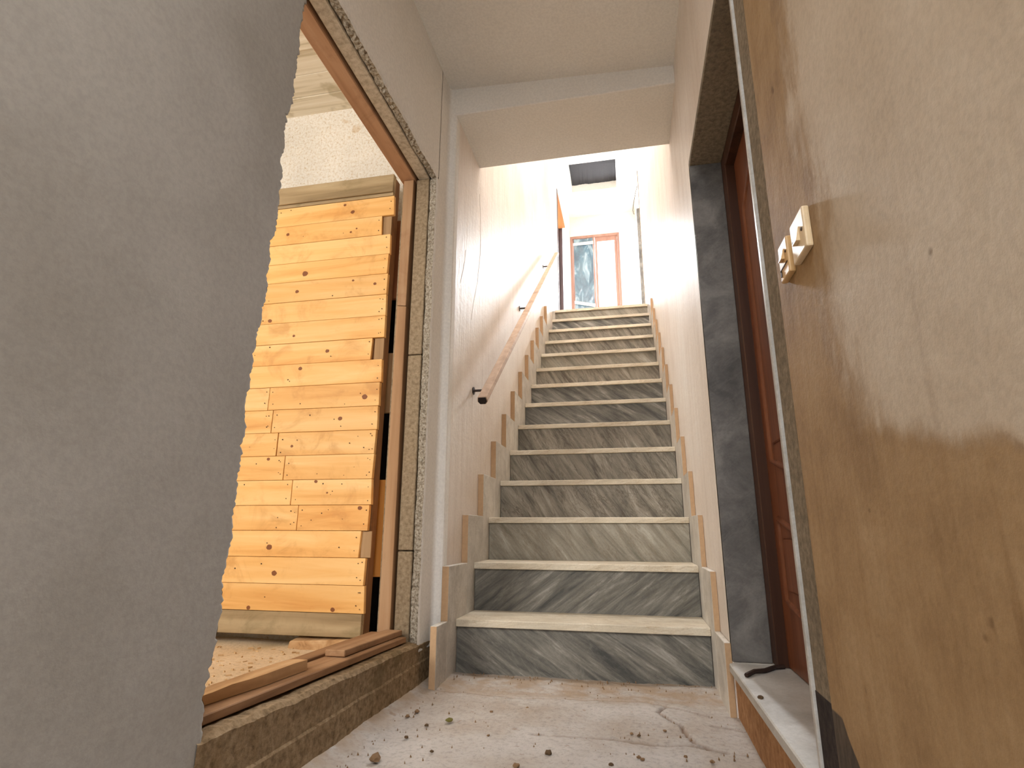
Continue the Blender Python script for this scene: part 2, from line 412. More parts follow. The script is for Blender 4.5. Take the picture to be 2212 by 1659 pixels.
def glass_mat():
    t = NT('window_glass')
    tr = t.node('ShaderNodeBsdfTransparent'); gl = t.node('ShaderNodeBsdfGlossy')
    gl.inputs['Roughness'].default_value = 0.03
    mx = t.node('ShaderNodeMixShader'); mx.inputs[0].default_value = 0.06
    t.link(tr.outputs[0], mx.inputs[1]); t.link(gl.outputs[0], mx.inputs[2])
    t.link(mx.outputs[0], t.n['Material Output'].inputs['Surface'])
    return t.m
M['glass'] = glass_mat()
def plastic_mat():
    t = NT('blue_plastic_film')
    c = t.ramp(t.noise(t.mapv(t.pos(), (9, 4, 3)), 1.0, 4, 0.6, 1.2), [(0.35, srgb(58,84,102)), (0.55, srgb(84,114,132)), (0.7, srgb(150,172,184))])
    di = t.node('ShaderNodeBsdfDiffuse'); tl = t.node('ShaderNodeBsdfTranslucent'); gl = t.node('ShaderNodeBsdfGlossy')
    gl.inputs['Roughness'].default_value = 0.25
    t.link(c, di.inputs[0]); t.link(c, tl.inputs[0])
    m1 = t.node('ShaderNodeMixShader'); m1.inputs[0].default_value = 0.004
    t.link(di.outputs[0], m1.inputs[1]); t.link(tl.outputs[0], m1.inputs[2])
    m2 = t.node('ShaderNodeMixShader'); m2.inputs[0].default_value = 0.12
    t.link(m1.outputs[0], m2.inputs[1]); t.link(gl.outputs[0], m2.inputs[2])
    t.link(m2.outputs[0], t.n['Material Output'].inputs['Surface'])
    return t.m
M['plastic'] = plastic_mat()

# ------------------------------------------------------------------ main dimensions (metres)
LW, RW = -0.765, 0.2775          # faces of the corridor walls
SW = -0.728                      # left face of the stair well
XL, XR = -0.6996, 0.2572         # tread ends
Y0, T, RISE = 2.2798, 0.25248, 0.2
NST = 14
YN = lambda k: Y0 + (k-1)*T      # nosing of step k
TOPZ = NST*RISE
YTOP = YN(NST)
CEILZ = lambda x: 2.613 - 0.055*(x - LW)
BY0, BY1, BZ = 2.18, 2.60, 2.462
UPZ = 5.5
BACK = -2.1

# ------------------------------------------------------------------ setting: corridor floor
def build_floor():
    cracks = [[(-0.71,2.065),(-0.564,2.05),(-0.397,2.02),(-0.25,2.045),(-0.142,2.061),(0.021,2.06),(0.077,2.023),(0.153,1.985),(0.20,1.95)],
              [(0.077,2.023),(0.05,1.96),(0.106,1.854),(0.121,1.79),(0.13,1.74),(0.19,1.70)],
              [(-0.295,1.70),(-0.18,1.703),(-0.048,1.709),(0.06,1.705),(0.118,1.718),(0.176,1.705),(0.2,1.69)],
              [(0.20,1.88),(0.235,1.87),(0.275,1.845)]]
    wid = [0.0035, 0.0045, 0.004, 0.006]
    def dseg(x, y, a, b):
        ax, ay = a; bx, by = b
        dx, dy = bx-ax, by-ay
        t = max(0, min(1, ((x-ax)*dx + (y-ay)*dy)/(dx*dx+dy*dy)))
        return math.hypot(x-ax-t*dx, y-ay-t*dy)
    xs = []; x = LW - 0.10
    while x < 0.31: xs.append(x); x += 0.0075
    ys = [BACK - 0.3 + i*0.1 for i in range(int((1.25 - BACK + 0.3)/0.1))]
    y = 1.25
    while y < 2.36: ys.append(y); y += 0.0065
    me_v = []; cr = []; di = []
    for y in ys:
        for x in xs:
            z = 0.006*fr(x*3.0 + y*1.3, 1 + y*0.37) + 0.0022*noise.noise((x*45, y*45, 0))
            c = 0.0
            if y > 1.6:
                wx = x + 0.010*noise.noise((x*14, y*14, 3)); wy = y + 0.010*noise.noise((x*14, y*14, 9))
                for pl, w in zip(cracks, wid):
                    d = min(dseg(wx, wy, a, b) for a, b in zip(pl, pl[1:]))
                    w2 = w*(0.55 + 0.9*abs(noise.noise((x*9, y*9, 5))))
                    if d < w2*2: c = max(c, 1 - d/(w2*2))
            z -= 0.012*min(1, c*1.6)
            dd = max(0.0, 1 - (2.10 - y)/0.10) if y < 2.10 else 1.0
            z += 0.010*max(0, 1 - abs(y - 2.24)/0.12)*(0.6 + 0.4*noise.noise((x*11, y*11, 1)))
            dl = max(0.0, 1 - (x - LW)/0.09)
            z += 0.020*dl*dl
            di.append(max(dd*0.75, dl*0.8) if y > 1.0 else dl*0.5)
            cr.append(min(1.0, c*1.5)*0.85)
            me_v.append((x, y, z))
    n = len(xs)
    mb = MB(); mb.v = me_v
    for i in range(len(ys)-1):
        for j in range(n-1):
            a = i*n + j
            mb.f.append((a, a+1, a+n+1, a+n))
    o = mb.build('floor', M['floor'], origin=(0,0,0), smooth=True, normals=False, kind='structure')
    for nm, data in (('crack', cr), ('dirt', di)):
        at = o.data.attributes.new(nm, 'FLOAT', 'POINT')
        at.data.foreach_set('value', data)
build_floor()

# ------------------------------------------------------------------ setting: left wall with its broken opening
JY = 2.045                       # far edge of the opening
HZ = 2.03                        # head of the opening
def near_edge(z):
    return 0.984 + 0.026*z + 0.012*fr(z*5.0, 4) + 0.008*fr(z*26, 5) + 0.0055*noise.noise((z*120, 2.2, 0)) + 0.004*noise.noise((z*310, 5.2, 0))
CURBZ = lambda y: lerp([(0.9,0.190),(1.0,0.186),(1.32,0.173),(1.93,0.158),(2.2,0.150)], y)
def build_left_wall():
    mb = MB()
    # near sheet of grey plaster, ragged edge
    rows = []; z = -0.05; edge = []
    while z < HZ + 0.02:
        e = near_edge(z); edge.append((z, e))
        rows.append([(LW, BACK, z), (LW, 0.4, z), (LW, 0.93, z), (LW - 0.001, e - 0.006, z), (LW - 0.004 - 0.002*noise.noise((z*60,0,4)), e, z)])
        z += 0.005
    rows.append([(LW, BACK, HZ+0.02), (LW, 0.4, HZ+0.02), (LW, 0.93, HZ+0.02), (LW, 0.95, HZ+0.02), (LW, 0.97, HZ+0.02)])
    mb.grid(rows)
    o = mb.build('wall_left', M['grey_plaster'], origin=(LW, 0, 0), kind='structure')
    # broken thickness of that plaster
    e = MB(); rows = []
    for z, y in edge:
        rows.append([(LW-0.004, y, z), (LW-0.012, y + 0.006*noise.noise((z*70,1,1)), z), (LW-0.024, y - 0.003 + 0.007*noise.noise((z*55,5,1)), z), (LW-0.036, y - 0.012, z), (LW-0.04, 0.93, z)])
    e.grid(rows)
    e.build('broken_edge', M['edge'], o)
    # masonry behind
    c = MB(); c.box(-0.95, LW-0.006, BACK, 0.93, -0.05, 2.9); c.build('masonry', M['block'], o)
    # plaster above the opening and beyond it, cream
    p = MB(); rows = []
    y = 0.95; top_edge = []
    while y < JY + 0.02:
        zz = HZ + 0.004 + 0.008*fr(y*9, 7) + 0.006*noise.noise((y*70, 3, 0)) + (0.05*max(0, 1-abs(y-1.06)/0.07))
        top_edge.append((y, zz)); rows.append([(LW-0.003, y, zz), (LW, y, zz+0.012), (LW, y, 2.32), (LW, y, 2.70)]); y += 0.009
    rows.append([(LW, JY+0.02, HZ), (LW, JY+0.02, HZ+0.016), (LW, JY+0.02, 2.32), (LW, JY+0.02, 2.70)])
    p.grid(rows)
    rows = []; z = 0.12; side = []
    def prof(z):
        e = JY + 0.007*fr(z*8, 8) + 0.005*noise.noise((z*90, 7, 0)) + 0.004*noise.noise((z*210, 9, 0))
        pts = [(LW-0.003, e, z), (LW, e+0.012, z), (LW, 2.12, z)]
        # softly rounded arris and small return to the stair well
        for k in range(7):
            a = math.radians(90*k/6)
            pts.append((LW + 0.012*(1-math.cos(a)) , 2.155 + 0.024*math.sin(a) , z))
        pts += [(SW-0.010, 2.182, z), (SW-0.003, 2.185, z), (SW, 2.193, z), (SW, 2.23, z)]
        return e, pts
    while z < HZ + 0.01:
        e2, pts = prof(z); side.append((z, e2)); rows.append(pts); z += 0.009
    _, pts = prof(2.70)
    pts2 = [(LW, JY+0.02, HZ+0.011)] + [(LW, 2.06, HZ+0.011)] + [(q[0], q[1], HZ+0.011) for q in pts[2:]]
    pts3 = [(LW, JY+0.02, 2.70)] + [(LW, 2.06, 2.70)] + pts[2:]
    rows += [pts2, pts3]
    p.grid(rows)
    p.build('plaster_beyond_opening', M['ceiling'], o, smooth=False)
    # crumbled edge bands (head and far jamb)
    b = MB(); rows = []
    for z, e2 in side:
        n = lambda k: 0.007*noise.noise((z*85, k*3.1, 1.0)) + 0.004*noise.noise((z*220, k*5.7, 3.0))
        rows.append([(LW-0.003, e2, z), (LW-0.011, e2+0.002+n(1), z), (LW-0.020, e2+0.005+n(2), z), (LW-0.029, e2+0.008+n(3), z), (LW-0.036, e2+0.013+0.5*n(4), z), (LW-0.040, e2+0.03, z)])
    b.grid(rows)
    rows = []
    for y, zz in top_edge:
        n = lambda k: 0.008*noise.noise((y*85, k*3.1, 11.0)) + 0.004*noise.noise((y*220, k*5.7, 13.0))
        rows.append([(LW-0.003, y, zz), (LW-0.011, y, zz+0.002+n(1)), (LW-0.020, y, zz+0.005+n(2)), (LW-0.029, y, zz+0.008+n(3)), (LW-0.036, y, zz+0.013+0.5*n(4)), (LW-0.040, y, zz+0.03)])
    b.grid(rows)
    b.build('crumbled_edge', M['crumble'], o)
    # dressed jamb blocks and the head stone
    for z0, z1 in ((0.13, 0.462), (0.466, 1.228), (1.232, 2.045)):
        q = MB(); q.box(-0.864, -0.806, JY+0.012, JY+0.06, z0, z1); q.build('jamb_block', M['block'], o, bevel=0.003)
    q = MB(); q.box(-0.858, -0.806, 0.95, JY+0.06, 2.046, 2.10); q.build('head_block', M['head_stone'], o, bevel=0.003)
    q = MB()
    q.box(-0.95, -0.80, JY+0.058, 2.17, 0.10, 2.9)
    q.box(-0.95, -0.80, 0.93, JY+0.058, 2.098, 2.9)
    q.build('masonry', M['block'], o)
    # concrete curb below the opening
    k = MB(); rows = []
    ys = [0.974 + i*0.012 for i in range(102)]
    def cz(y, j): return CURBZ(y) - 0.002 + 0.0035*noise.noise((y*40, j*2.0, 6)) + 0.003*fr(y*12, 9)
    for y in ys:
        n = lambda q: 0.0022*noise.noise((y*22, q*4.0, 2)) + 0.001*noise.noise((y*80, q*3.0, 7))
        led = 0.006*noise.noise((y*6, 0, 5))
        rows.append([(-0.955, y, CURBZ(y)-0.004), (-0.83, y, CURBZ(y)-0.004), (LW-0.028, y, cz(y,1)), (LW-0.008+n(1), y, cz(y,2)-0.001), (LW+0.002+n(2), y, cz(y,3)-0.010),
                     (LW+n(3), y, 0.125), (LW+n(4), y, 0.088+led), (LW+0.003+n(5), y, 0.082+led), (LW+0.004+n(6), y, 0.04), (LW+0.007+n(7), y, 0.0), (LW+0.008, y, -0.05)])
    k.grid(rows)
    ys1 = rows[-1]; k.add(ys1 + [(-0.955, ys[-1], -0.05)], [tuple(range(12))])
    k.build('concrete_curb', M['curb'], o, label='rough brown concrete curb below the opening')
build_left_wall()

# ------------------------------------------------------------------ setting: right wall and door recess
RJ0, RJ1, RHZ, SILL = 1.115, 1.962, 1.885, 0.155
def build_right_wall():
    w = MB()
    w.box(RW, 0.55, BACK, 1.010, -0.05, 2.75)
    w.box(RW, 0.55, 1.010, 1.10, RHZ+0.022, 2.75)
    o = w.build('wall_right', M['ochre'], origin=(RW, 0, 0), kind='structure')
    m = MB(); m.box(RW+0.004, 0.40, 1.010, 1.101, 0.288, RHZ+0.022); m.build('mortar_strip', M['mortar'], o, label='grey mortar strip beside the door jamb')
    m = MB(); m.box(RW+0.003, 0.40, 1.010, 1.101, -0.05, 0.288); m.build('mortar_strip', M['black_paint'], o, label='black painted foot of the mortar strip')
    m = MB(); m.box(RW+0.004, 0.55, 1.090, RJ1+0.002, -0.05, 0.128); m.build('plinth', M['plinth'], o, label='red-brown painted plinth under the sill')
    # stair side, cream, from the recess to the landing doorway
    s = MB()
    s.box(RW, 0.55, RJ1+0.021, 6.45, -0.05, UPZ)
    s.box(RW, 0.55, RJ1+0.003, RJ1+0.021, -0.05, RHZ+0.022)
    s.box(RW, 0.55, 1.10, RJ1+0.021, RHZ+0.022, 2.75)
    s.build('wall_right_stairs', M['cream'], kind='structure')
    s = MB()
    s.box(RW, 0.55, 6.45, 7.37, 4.98, UPZ)
    s.box(RW, 0.55, 7.37, 8.30, TOPZ-0.2, UPZ)
    s.build('wall_right_landing', M['white'], kind='structure')
build_right_wall()

def build_right_door():
    d = empty('door_1', (0.42, 1.5, SILL)); d['kind'] = 'structure'
    m = MB(); m.box(RW-0.002, 0.392, 1.101, RJ0, SILL, RHZ); m.build('jamb', M['sill_marble'], d, bevel=0.002, label='near jamb slab with a pale edge')
    m = MB(); m.box(RW, 0.392, RJ1, RJ1+0.0205, SILL, RHZ); m.build('jamb', M['jamb_marble'], d, bevel=0.0015)
    m = MB(); m.box(RW, 0.392, RJ0-0.02, RJ1+0.0205, RHZ, RHZ+0.0215); m.build('head_slab', M['mortar'], d, bevel=0.0015)
    m = MB(); m.box(RW-0.013, 0.44, 1.055, 1.945, SILL-0.026, SILL); m.box(RW+0.001, 0.44, 1.945, RJ1+0.001, SILL-0.026, SILL)
    m.build('sill', M['sill_marble'], d, bevel=0.003, label='pale marble sill slab')
    f = MB(); f.box(0.392, 0.46, 1.905, RJ1+0.02, SILL, RHZ+0.02); f.box(0.392, 0.46, 1.05, 1.905, RHZ-0.055, RHZ+0.02); f.box(0.392, 0.46, 1.05, 1.10, SILL, RHZ-0.055)
    f.build('door_frame', M['frame_dark'], d, bevel=0.003)
    l = MB(); l.box(0.424, 0.46, 1.10, 1.905, SILL+0.004, RHZ-0.055)
    leaf = l.build('door_leaf', M['door_wood'], d)
    # raised fielded panels with swept mouldings
    def mould(pts, nm='moulding'):
        for w, h in ((0.011, 0.008),):
            mb = MB(); rows = []
            n = len(pts)
            for i, (y, z) in enumerate(pts):
                a = pts[(i-1) % n]; b = pts[(i+1) % n]
                t = Vector((b[0]-a[0], b[1]-a[1])).normalized(); nn = Vector((-t.y, t.x))
                rows.append([(0.425, y+nn.x*w, z+nn.y*w), (0.424-h*0.6, y+nn.x*w*0.6, z+nn.y*w*0.6), (0.424-h, y, z), (0.424-h*0.6, y-nn.x*w*0.6, z-nn.y*w*0.6), (0.425, y-nn.x*w, z-nn.y*w)])
            rows.append(rows[0])
            mb.grid(rows); mb.build(nm, M['door_wood'], leaf, smooth=True)
    def loop(y0, y1, z0, z1, arch_top, arch_bot):
        p = []
        N = 10
        for i in range(N+1): p.append((y0, z0 + (z1-z0)*i/N))
        for i in range(1, N):
            f = i/N; p.append((y0 + (y1-y0)*f, z1 + arch_top*math.sin(math.pi*f)))
        for i in range(N+1): p.append((y1, z1 - (z1-z0)*i/N))
        for i in range(1, N):
            f = i/N; p.append((y1 - (y1-y0)*f, z0 - arch_bot*math.sin(math.pi*f)))
        return p
    mould(loop(1.20, 1.835, 0.745, 1.60, 0.11, 0.05))
    mould(loop(1.20, 1.835, 0.345, 0.575, -0.05, 0.04))
    p = MB(); p.box(0.419, 0.426, 1.24, 1.795, 0.79, 1.57); p.build('raised_panel', M['door_wood'], leaf, bevel=0.005)
    p = MB(); p.box(0.419, 0.426, 1.24, 1.795, 0.375, 0.52); p.build('raised_panel', M['door_wood'], leaf, bevel=0.005)
build_right_door()

# ------------------------------------------------------------------ setting: ceilings, beam, stair-well walls, landing
def build_shell():
    c = MB(); xa, xb = LW-0.2, 0.55
    c.hexa([(xa,BACK,CEILZ(xa)),(xb,BACK,CEILZ(xb)),(xb,BY0,CEILZ(xb)),(xa,BY0,CEILZ(xa))],
           [(xa,BACK,2.9),(xb,BACK,2.9),(xb,BY0,2.9),(xa,BY0,2.9)])
    c.build('ceiling', M['ceiling'], kind='structure')
    b = MB(); b.box(SW-0.06, RW+0.05, BY0, BY1, BZ, 2.95); b.build('ceiling_beam', M['ceiling'], bevel=0.006, segs=3, kind='structure')
    w = MB(); w.box(SW-0.06, RW+0.05, BY1-0.15, BY1-0.001, 2.95, UPZ); w.build('wall_front_upper', M['cream'], kind='structure')
    # left wall of the stair well
    l = MB(); l.box(-0.95, SW, 2.229, 6.17, -0.05, UPZ); wl = l.build('wall_left_stairs', M['cream'], kind='structure')
    for pts in ([(2.606,2.305),(2.635,2.154),(2.644,1.971),(2.595,1.782),(2.526,1.628),(2.499,1.541)], [(2.376,1.853),(2.365,1.789),(2.334,1.711),(2.302,1.645)]):
        q = MB(); n = len(pts); rows = []
        for i, (y, z) in enumerate(pts):
            w = 0.0022*(1 - 0.8*abs(2*i/(n-1) - 1))
            rows.append([(SW, y-w, z), (SW+0.0007, y, z), (SW, y+w, z)])
        q.grid(rows); q.build('scratch', M['white'], wl, label='thin white scratch in the plaster')
    l = MB(); l.box(-0.95, SW, 6.17, 7.10, 4.66, UPZ); l.box(-0.95, -0.772, 7.10, 8.30, TOPZ-0.2, UPZ); l.build('wall_left_landing', M['white'], kind='structure')
    f = MB(); f.box(-3.0, 2.2, YTOP+0.02, 8.9, TOPZ-0.2, TOPZ); f.build('floor_landing', M['skirt'], kind='structure')
    # upper ceiling with a hatch
    hx0, hx1, hy0, hy1 = -0.657, 0.008, 6.88, 7.56
    c = MB()
    for x0, x1, y0, y1 in ((-0.97,0.55,BY1-0.15,hy0), (-0.97,hx0,hy0,hy1), (hx1,0.55,hy0,hy1), (-0.97,0.55,hy1,8.55)):
        c.box(x0, x1, y0, y1, UPZ, UPZ+0.16)
    o = c.build('ceiling_landing', M['white'], kind='structure')
    h = MB(); rows = []
    for i in range(60):
        x = hx0 - 0.03 + (hx1-hx0+0.06)*i/59
        zz = 0.008*fr(x*9, 2) + 0.006*noise.noise((x*60, 1, 0))
        rows.append([(x, hy1+0.06, UPZ+0.115+zz), (x, hy1-0.02, UPZ+0.117+zz), (x, hy0+0.3, UPZ+0.19 - 0.05*(x-hx0)), (x, hy0-0.1, UPZ+0.26)])
    h.grid(rows)
    h.build('hatch_board', M['lid'], o, label='dark board closing the ceiling hatch')
    q = MB(); q.box(-0.97, 0.55, hy0-0.4, 8.0, UPZ+0.30, UPZ+0.34); q.build('roof_slab', M['lid'], o)
    # far wall with the glazed door opening
    w = MB()
    w.box(-0.97, -0.772, 8.27, 8.45, TOPZ-0.2, UPZ); w.box(0.012, 0.55, 8.27, 8.45, TOPZ-0.2, UPZ); w.box(-0.772, 0.012, 8.27, 8.45, 5.155, UPZ)
    w.build('wall_far', M['white'], kind='structure')
    # trim line and lining of the landing doorways
    t = empty('door_2', (-0.75, 6.6, TOPZ)); t['kind'] = 'structure'
    m = MB(); m.box(-0.95, SW+0.006, 6.155, 6.20, TOPZ, 4.66); m.build('door_lining', M['brown_paint'], t)
    m = MB(); m.box(-0.95, -0.85, 7.06, 7.10, TOPZ, 4.66); m.box(-0.85, -0.815, 7.05, 7.10, TOPZ, 4.66); m.box(-0.815, -0.768, 7.06, 7.10, TOPZ, 4.66)
    m.build('door_lining', M['brown_paint'], t, label='ribbed brown far lining')
    m = MB(); m.box(-0.95, SW+0.004, 6.20, 7.06, 4.625, 4.66); m.build('head_lining', M['lit_lining'], t, label='head lining coloured orange-brown as if lit')
    t = empty('door_3', (0.3, 6.9, TOPZ)); t['kind'] = 'structure'
    m = MB(); m.box(RW-0.006, 0.55, 6.45, 6.485, TOPZ, 4.98); m.build('door_jamb', M['block'], t)
    m = MB(); m.box(RW-0.010, 0.55, 7.34, 7.372, TOPZ, 4.98); m.build('door_jamb', M['jamb_marble'], t, label='grey marble far jamb')
    # side rooms of the landing: pale walls that the daylight comes through
    for nm, x0, x1 in (('wall_room_left', -3.0, -0.96), ('wall_room_right', 0.551, 2.2)):
        m = MB()
        m.box(x0, x1, 5.55, 5.60, TOPZ-0.2, UPZ); m.box(x0, x1, 8.45, 8.50, TOPZ-0.2, UPZ); m.box(x0, x1, 5.55, 8.50, UPZ, UPZ+0.05)
        xo = x0 if x0 < -1 else x1 - 0.05
        m.box(xo, xo+0.05, 5.60, 8.45, TOPZ-0.2, UPZ)
        m.build(nm, M['white'], kind='structure')
    # back of the corridor with the open street door
    w = MB(); w.box(LW-0.2, -0.68, BACK-0.2, BACK, -0.05, 2.75); w.box(0.20, 0.55, BACK-0.2, BACK, -0.05, 2.75); w.box(-0.68, 0.20, BACK-0.2, BACK, 2.25, 2.75)
    w.build('wall_back', M['ochre'], kind='structure')
build_shell()

# ------------------------------------------------------------------ setting: room on the left
RFZ = 0.055
def build_left_room():
    f = MB(); rows = []
    for i in range(90):
        y = -1.3 + 3.82*i/89
        rows.append([(-3.6 + 2.66*j/60, y, RFZ + 0.007*noise.noise((j*0.45, y*9, 2)) + 0.004*noise.noise((j*1.3, y*30, 4))) for j in range(61)])
    f.grid(rows); f.build('floor_left_room', M['chip_floor'], normals=False, smooth=True, kind='structure')
    w = MB(); WY = 2.50
    w.box(-3.65, -1.34, WY, WY+0.14, -0.05, 2.95); w.box(-1.34, -0.951, WY, WY+0.14, 2.12, 2.95)
    w.build('wall_left_room_far', M['spatter'], kind='structure')
    v = MB(); v.box(-1.40, -0.951, 3.3, 3.35, -0.05, 2.3); v.box(-1.40, -1.36, WY+0.14, 3.3, -0.05, 2.3); v.box(-1.40, -0.951, WY+0.14, 3.3, 2.15, 2.3); v.box(-1.40, -0.951, WY, 3.3, -0.05, 0.02)
    v.build('wall_left_room_passage', M['void'], kind='structure')
    # board-marked concrete ceiling: strips at slightly different heights
    c = MB(); y = -1.4; k = 0
    o = empty('ceiling_left_room', (-2.2, 1.0, 2.9)); o['kind'] = 'structure'
    Z = 2.905
    cuts = [-1.4,-1.1,-0.8,-0.5,-0.2,0.1,0.35,0.6,0.82,1.02,1.22,1.40,1.58,1.765,1.93,2.075,2.23,2.37,2.52]
    for a, b in zip(cuts, cuts[1:]):
        dz = R.choice((0, 0.004, -0.004, 0.007, -0.006))
        m = MB(); m.box(-3.65, -0.90, a+0.0012, b-0.0012, Z+dz, Z+0.08)
        m.build('board_strip', M['board_concrete'], o)
    m = MB(); m.box(-3.65, -0.90, -1.4, 2.6, Z+0.03, Z+0.12); m.build('slab', M['board_concrete'], o)
    w = MB(); w.box(-3.65, -3.60, -1.4, 2.6, -0.05, 2.95); w.build('wall_left_room_side', M['spatter'], kind='structure')
    w = MB(); w.box(-3.65, -0.951, -1.45, -1.40, -0.05, 2.95); w.build('wall_left_room_back', M['spatter'], kind='structure')
build_left_room()

# ------------------------------------------------------------------ staircase
def build_stairs():
    st = thing('staircase', 'straight marble staircase with grey veined risers and stepped skirting', 'staircase', (-0.22, Y0, 0))
    kinds = ['marble_a','marble_b','marble_d','marble_c','marble_c','marble_c','marble_a','marble_a','marble_c','marble_d','marble_c','marble_c','marble_a','marble_d']
    for k in range(1, NST+1):
        y = YN(k); z = k*RISE
        m = MB(); m.box(XL+0.002, XR-0.002, y+0.014, y+0.034, z-RISE-(0.03 if k == 1 else 0.0), z-0.0275)
        m.build('riser', M[kinds[k-1]], st, origin=((XL+XR)/2, y+0.014, z-RISE))
        m = MB(); m.box(XL, XR, y, y + (T+0.033 if k < NST else 0.30), z-0.027, z)
        m.build('tread', M['tread'], st, bevel=0.003, segs=2)
    for side, xa, xb in ((0, SW+0.001, XL-0.0005), (1, XR+0.0005, RW-0.001)):
        for k in range(1, NST):
            ya, yb = YN(k)-0.355, YN(k)-0.1035
            z0, z1 = max(-0.03, (k-2)*RISE-0.03), k*RISE + (0.004 if side == 0 else 0.002)
            if k == 1:
                ya = 2.055 if side == 0 else 1.968
                z1 = 0.207
            if k == 1 and side == 0:
                m = MB(); m.box(-0.724, xb, ya, yb, z0, z1)
            else:
                m = MB(); m.box(xa, xb, ya, yb, z0, z1)
            tl = m.build('skirting_tile', M['skirt'], st, bevel=0.0015)
            x0, x1 = (xa if side == 0 else xa+0.0008), (xb-0.0008 if side == 0 else xb)
            if k == 1 and side == 0: x0 = -0.7235
            m = MB(); m.box(x0, x1, ya-0.0012, ya+0.0005, z0, z1-0.001)
            m.build('raw_edge', M['raw_edge'], tl, label='tan unpolished front edge')
        # last tile against the landing
    f = MB()
    for k in range(1, NST):
        f.box(XL+0.004, XR-0.004, YN(k)+0.036, YTOP+0.02, (k-1)*RISE-0.05, k*RISE-0.029)
    f.box(XL+0.004, XR-0.004, YTOP+0.036, YTOP+0.30, 13*RISE-0.05, NST*RISE-0.029)
    f.build('core', M['mortar'], st)
build_stairs()

# ------------------------------------------------------------------ handrail
def build_rail():
    a = Vector((-0.650, 2.444, 1.118)); b = Vector((-0.650, 5.40, 3.372))
    h = thing('handrail', 'brown wooden handrail on three iron brackets along the left stair wall', 'handrail', a)
    d = (b-a).normalized(); x = Vector((1,0,0)); u = x.cross(d).normalized()
    sec = [(-0.014,-0.021),(0.014,-0.021),(0.025,-0.006),(0.021,0.017),(-0.021,0.017),(-0.025,-0.006)]
    mb = MB(); rows = []
    for p in (a, b):
        rows.append([p + x*sx + u*sz for sx, sz in sec])
    n = 6
    mb.add(rows[0]+rows[1], [(i, (i+1)%n, (i+1)%n+n, i+n) for i in range(n)] + [tuple(range(n)), tuple(range(n, 2*n))])
    mb.build('rail', M['rail_wood'], h, bevel=0.003, origin=a)
    e = MB(); p = a - d*0.003
    e.add([p + x*sx*0.84 + u*sz*0.84 for sx, sz in sec] + [a + d*0.002 + x*sx*0.84 + u*sz*0.84 for sx, sz in sec], [(i, (i+1)%n, (i+1)%n+n, i+n) for i in range(n)] + [tuple(range(n)), tuple(range(n, 2*n))])
    e.build('end_face', M['dark_end'], h, label='dark cap as the shade inside the hollow end')  # solid dark cap, its colour stands in for shade in the hollow
    for y in (2.56, 3.74, 4.93):
        t = (y - a.y)/(b.y - a.y); c = a + (b-a)*t
        br = MB()
        br.tube([(SW, y, c.z-0.012), (SW+0.03, y, c.z-0.012), (-0.66, y, c.z-0.012)], 0.0065, 8)
        o = br.build('bracket', M['iron'], h)
        ro = MB(); ro.tube([(SW-0.001, y, c.z-0.012), (SW+0.005, y, c.z-0.012)], 0.019, 14); ro.build('rose', M['iron'], o)
build_rail()

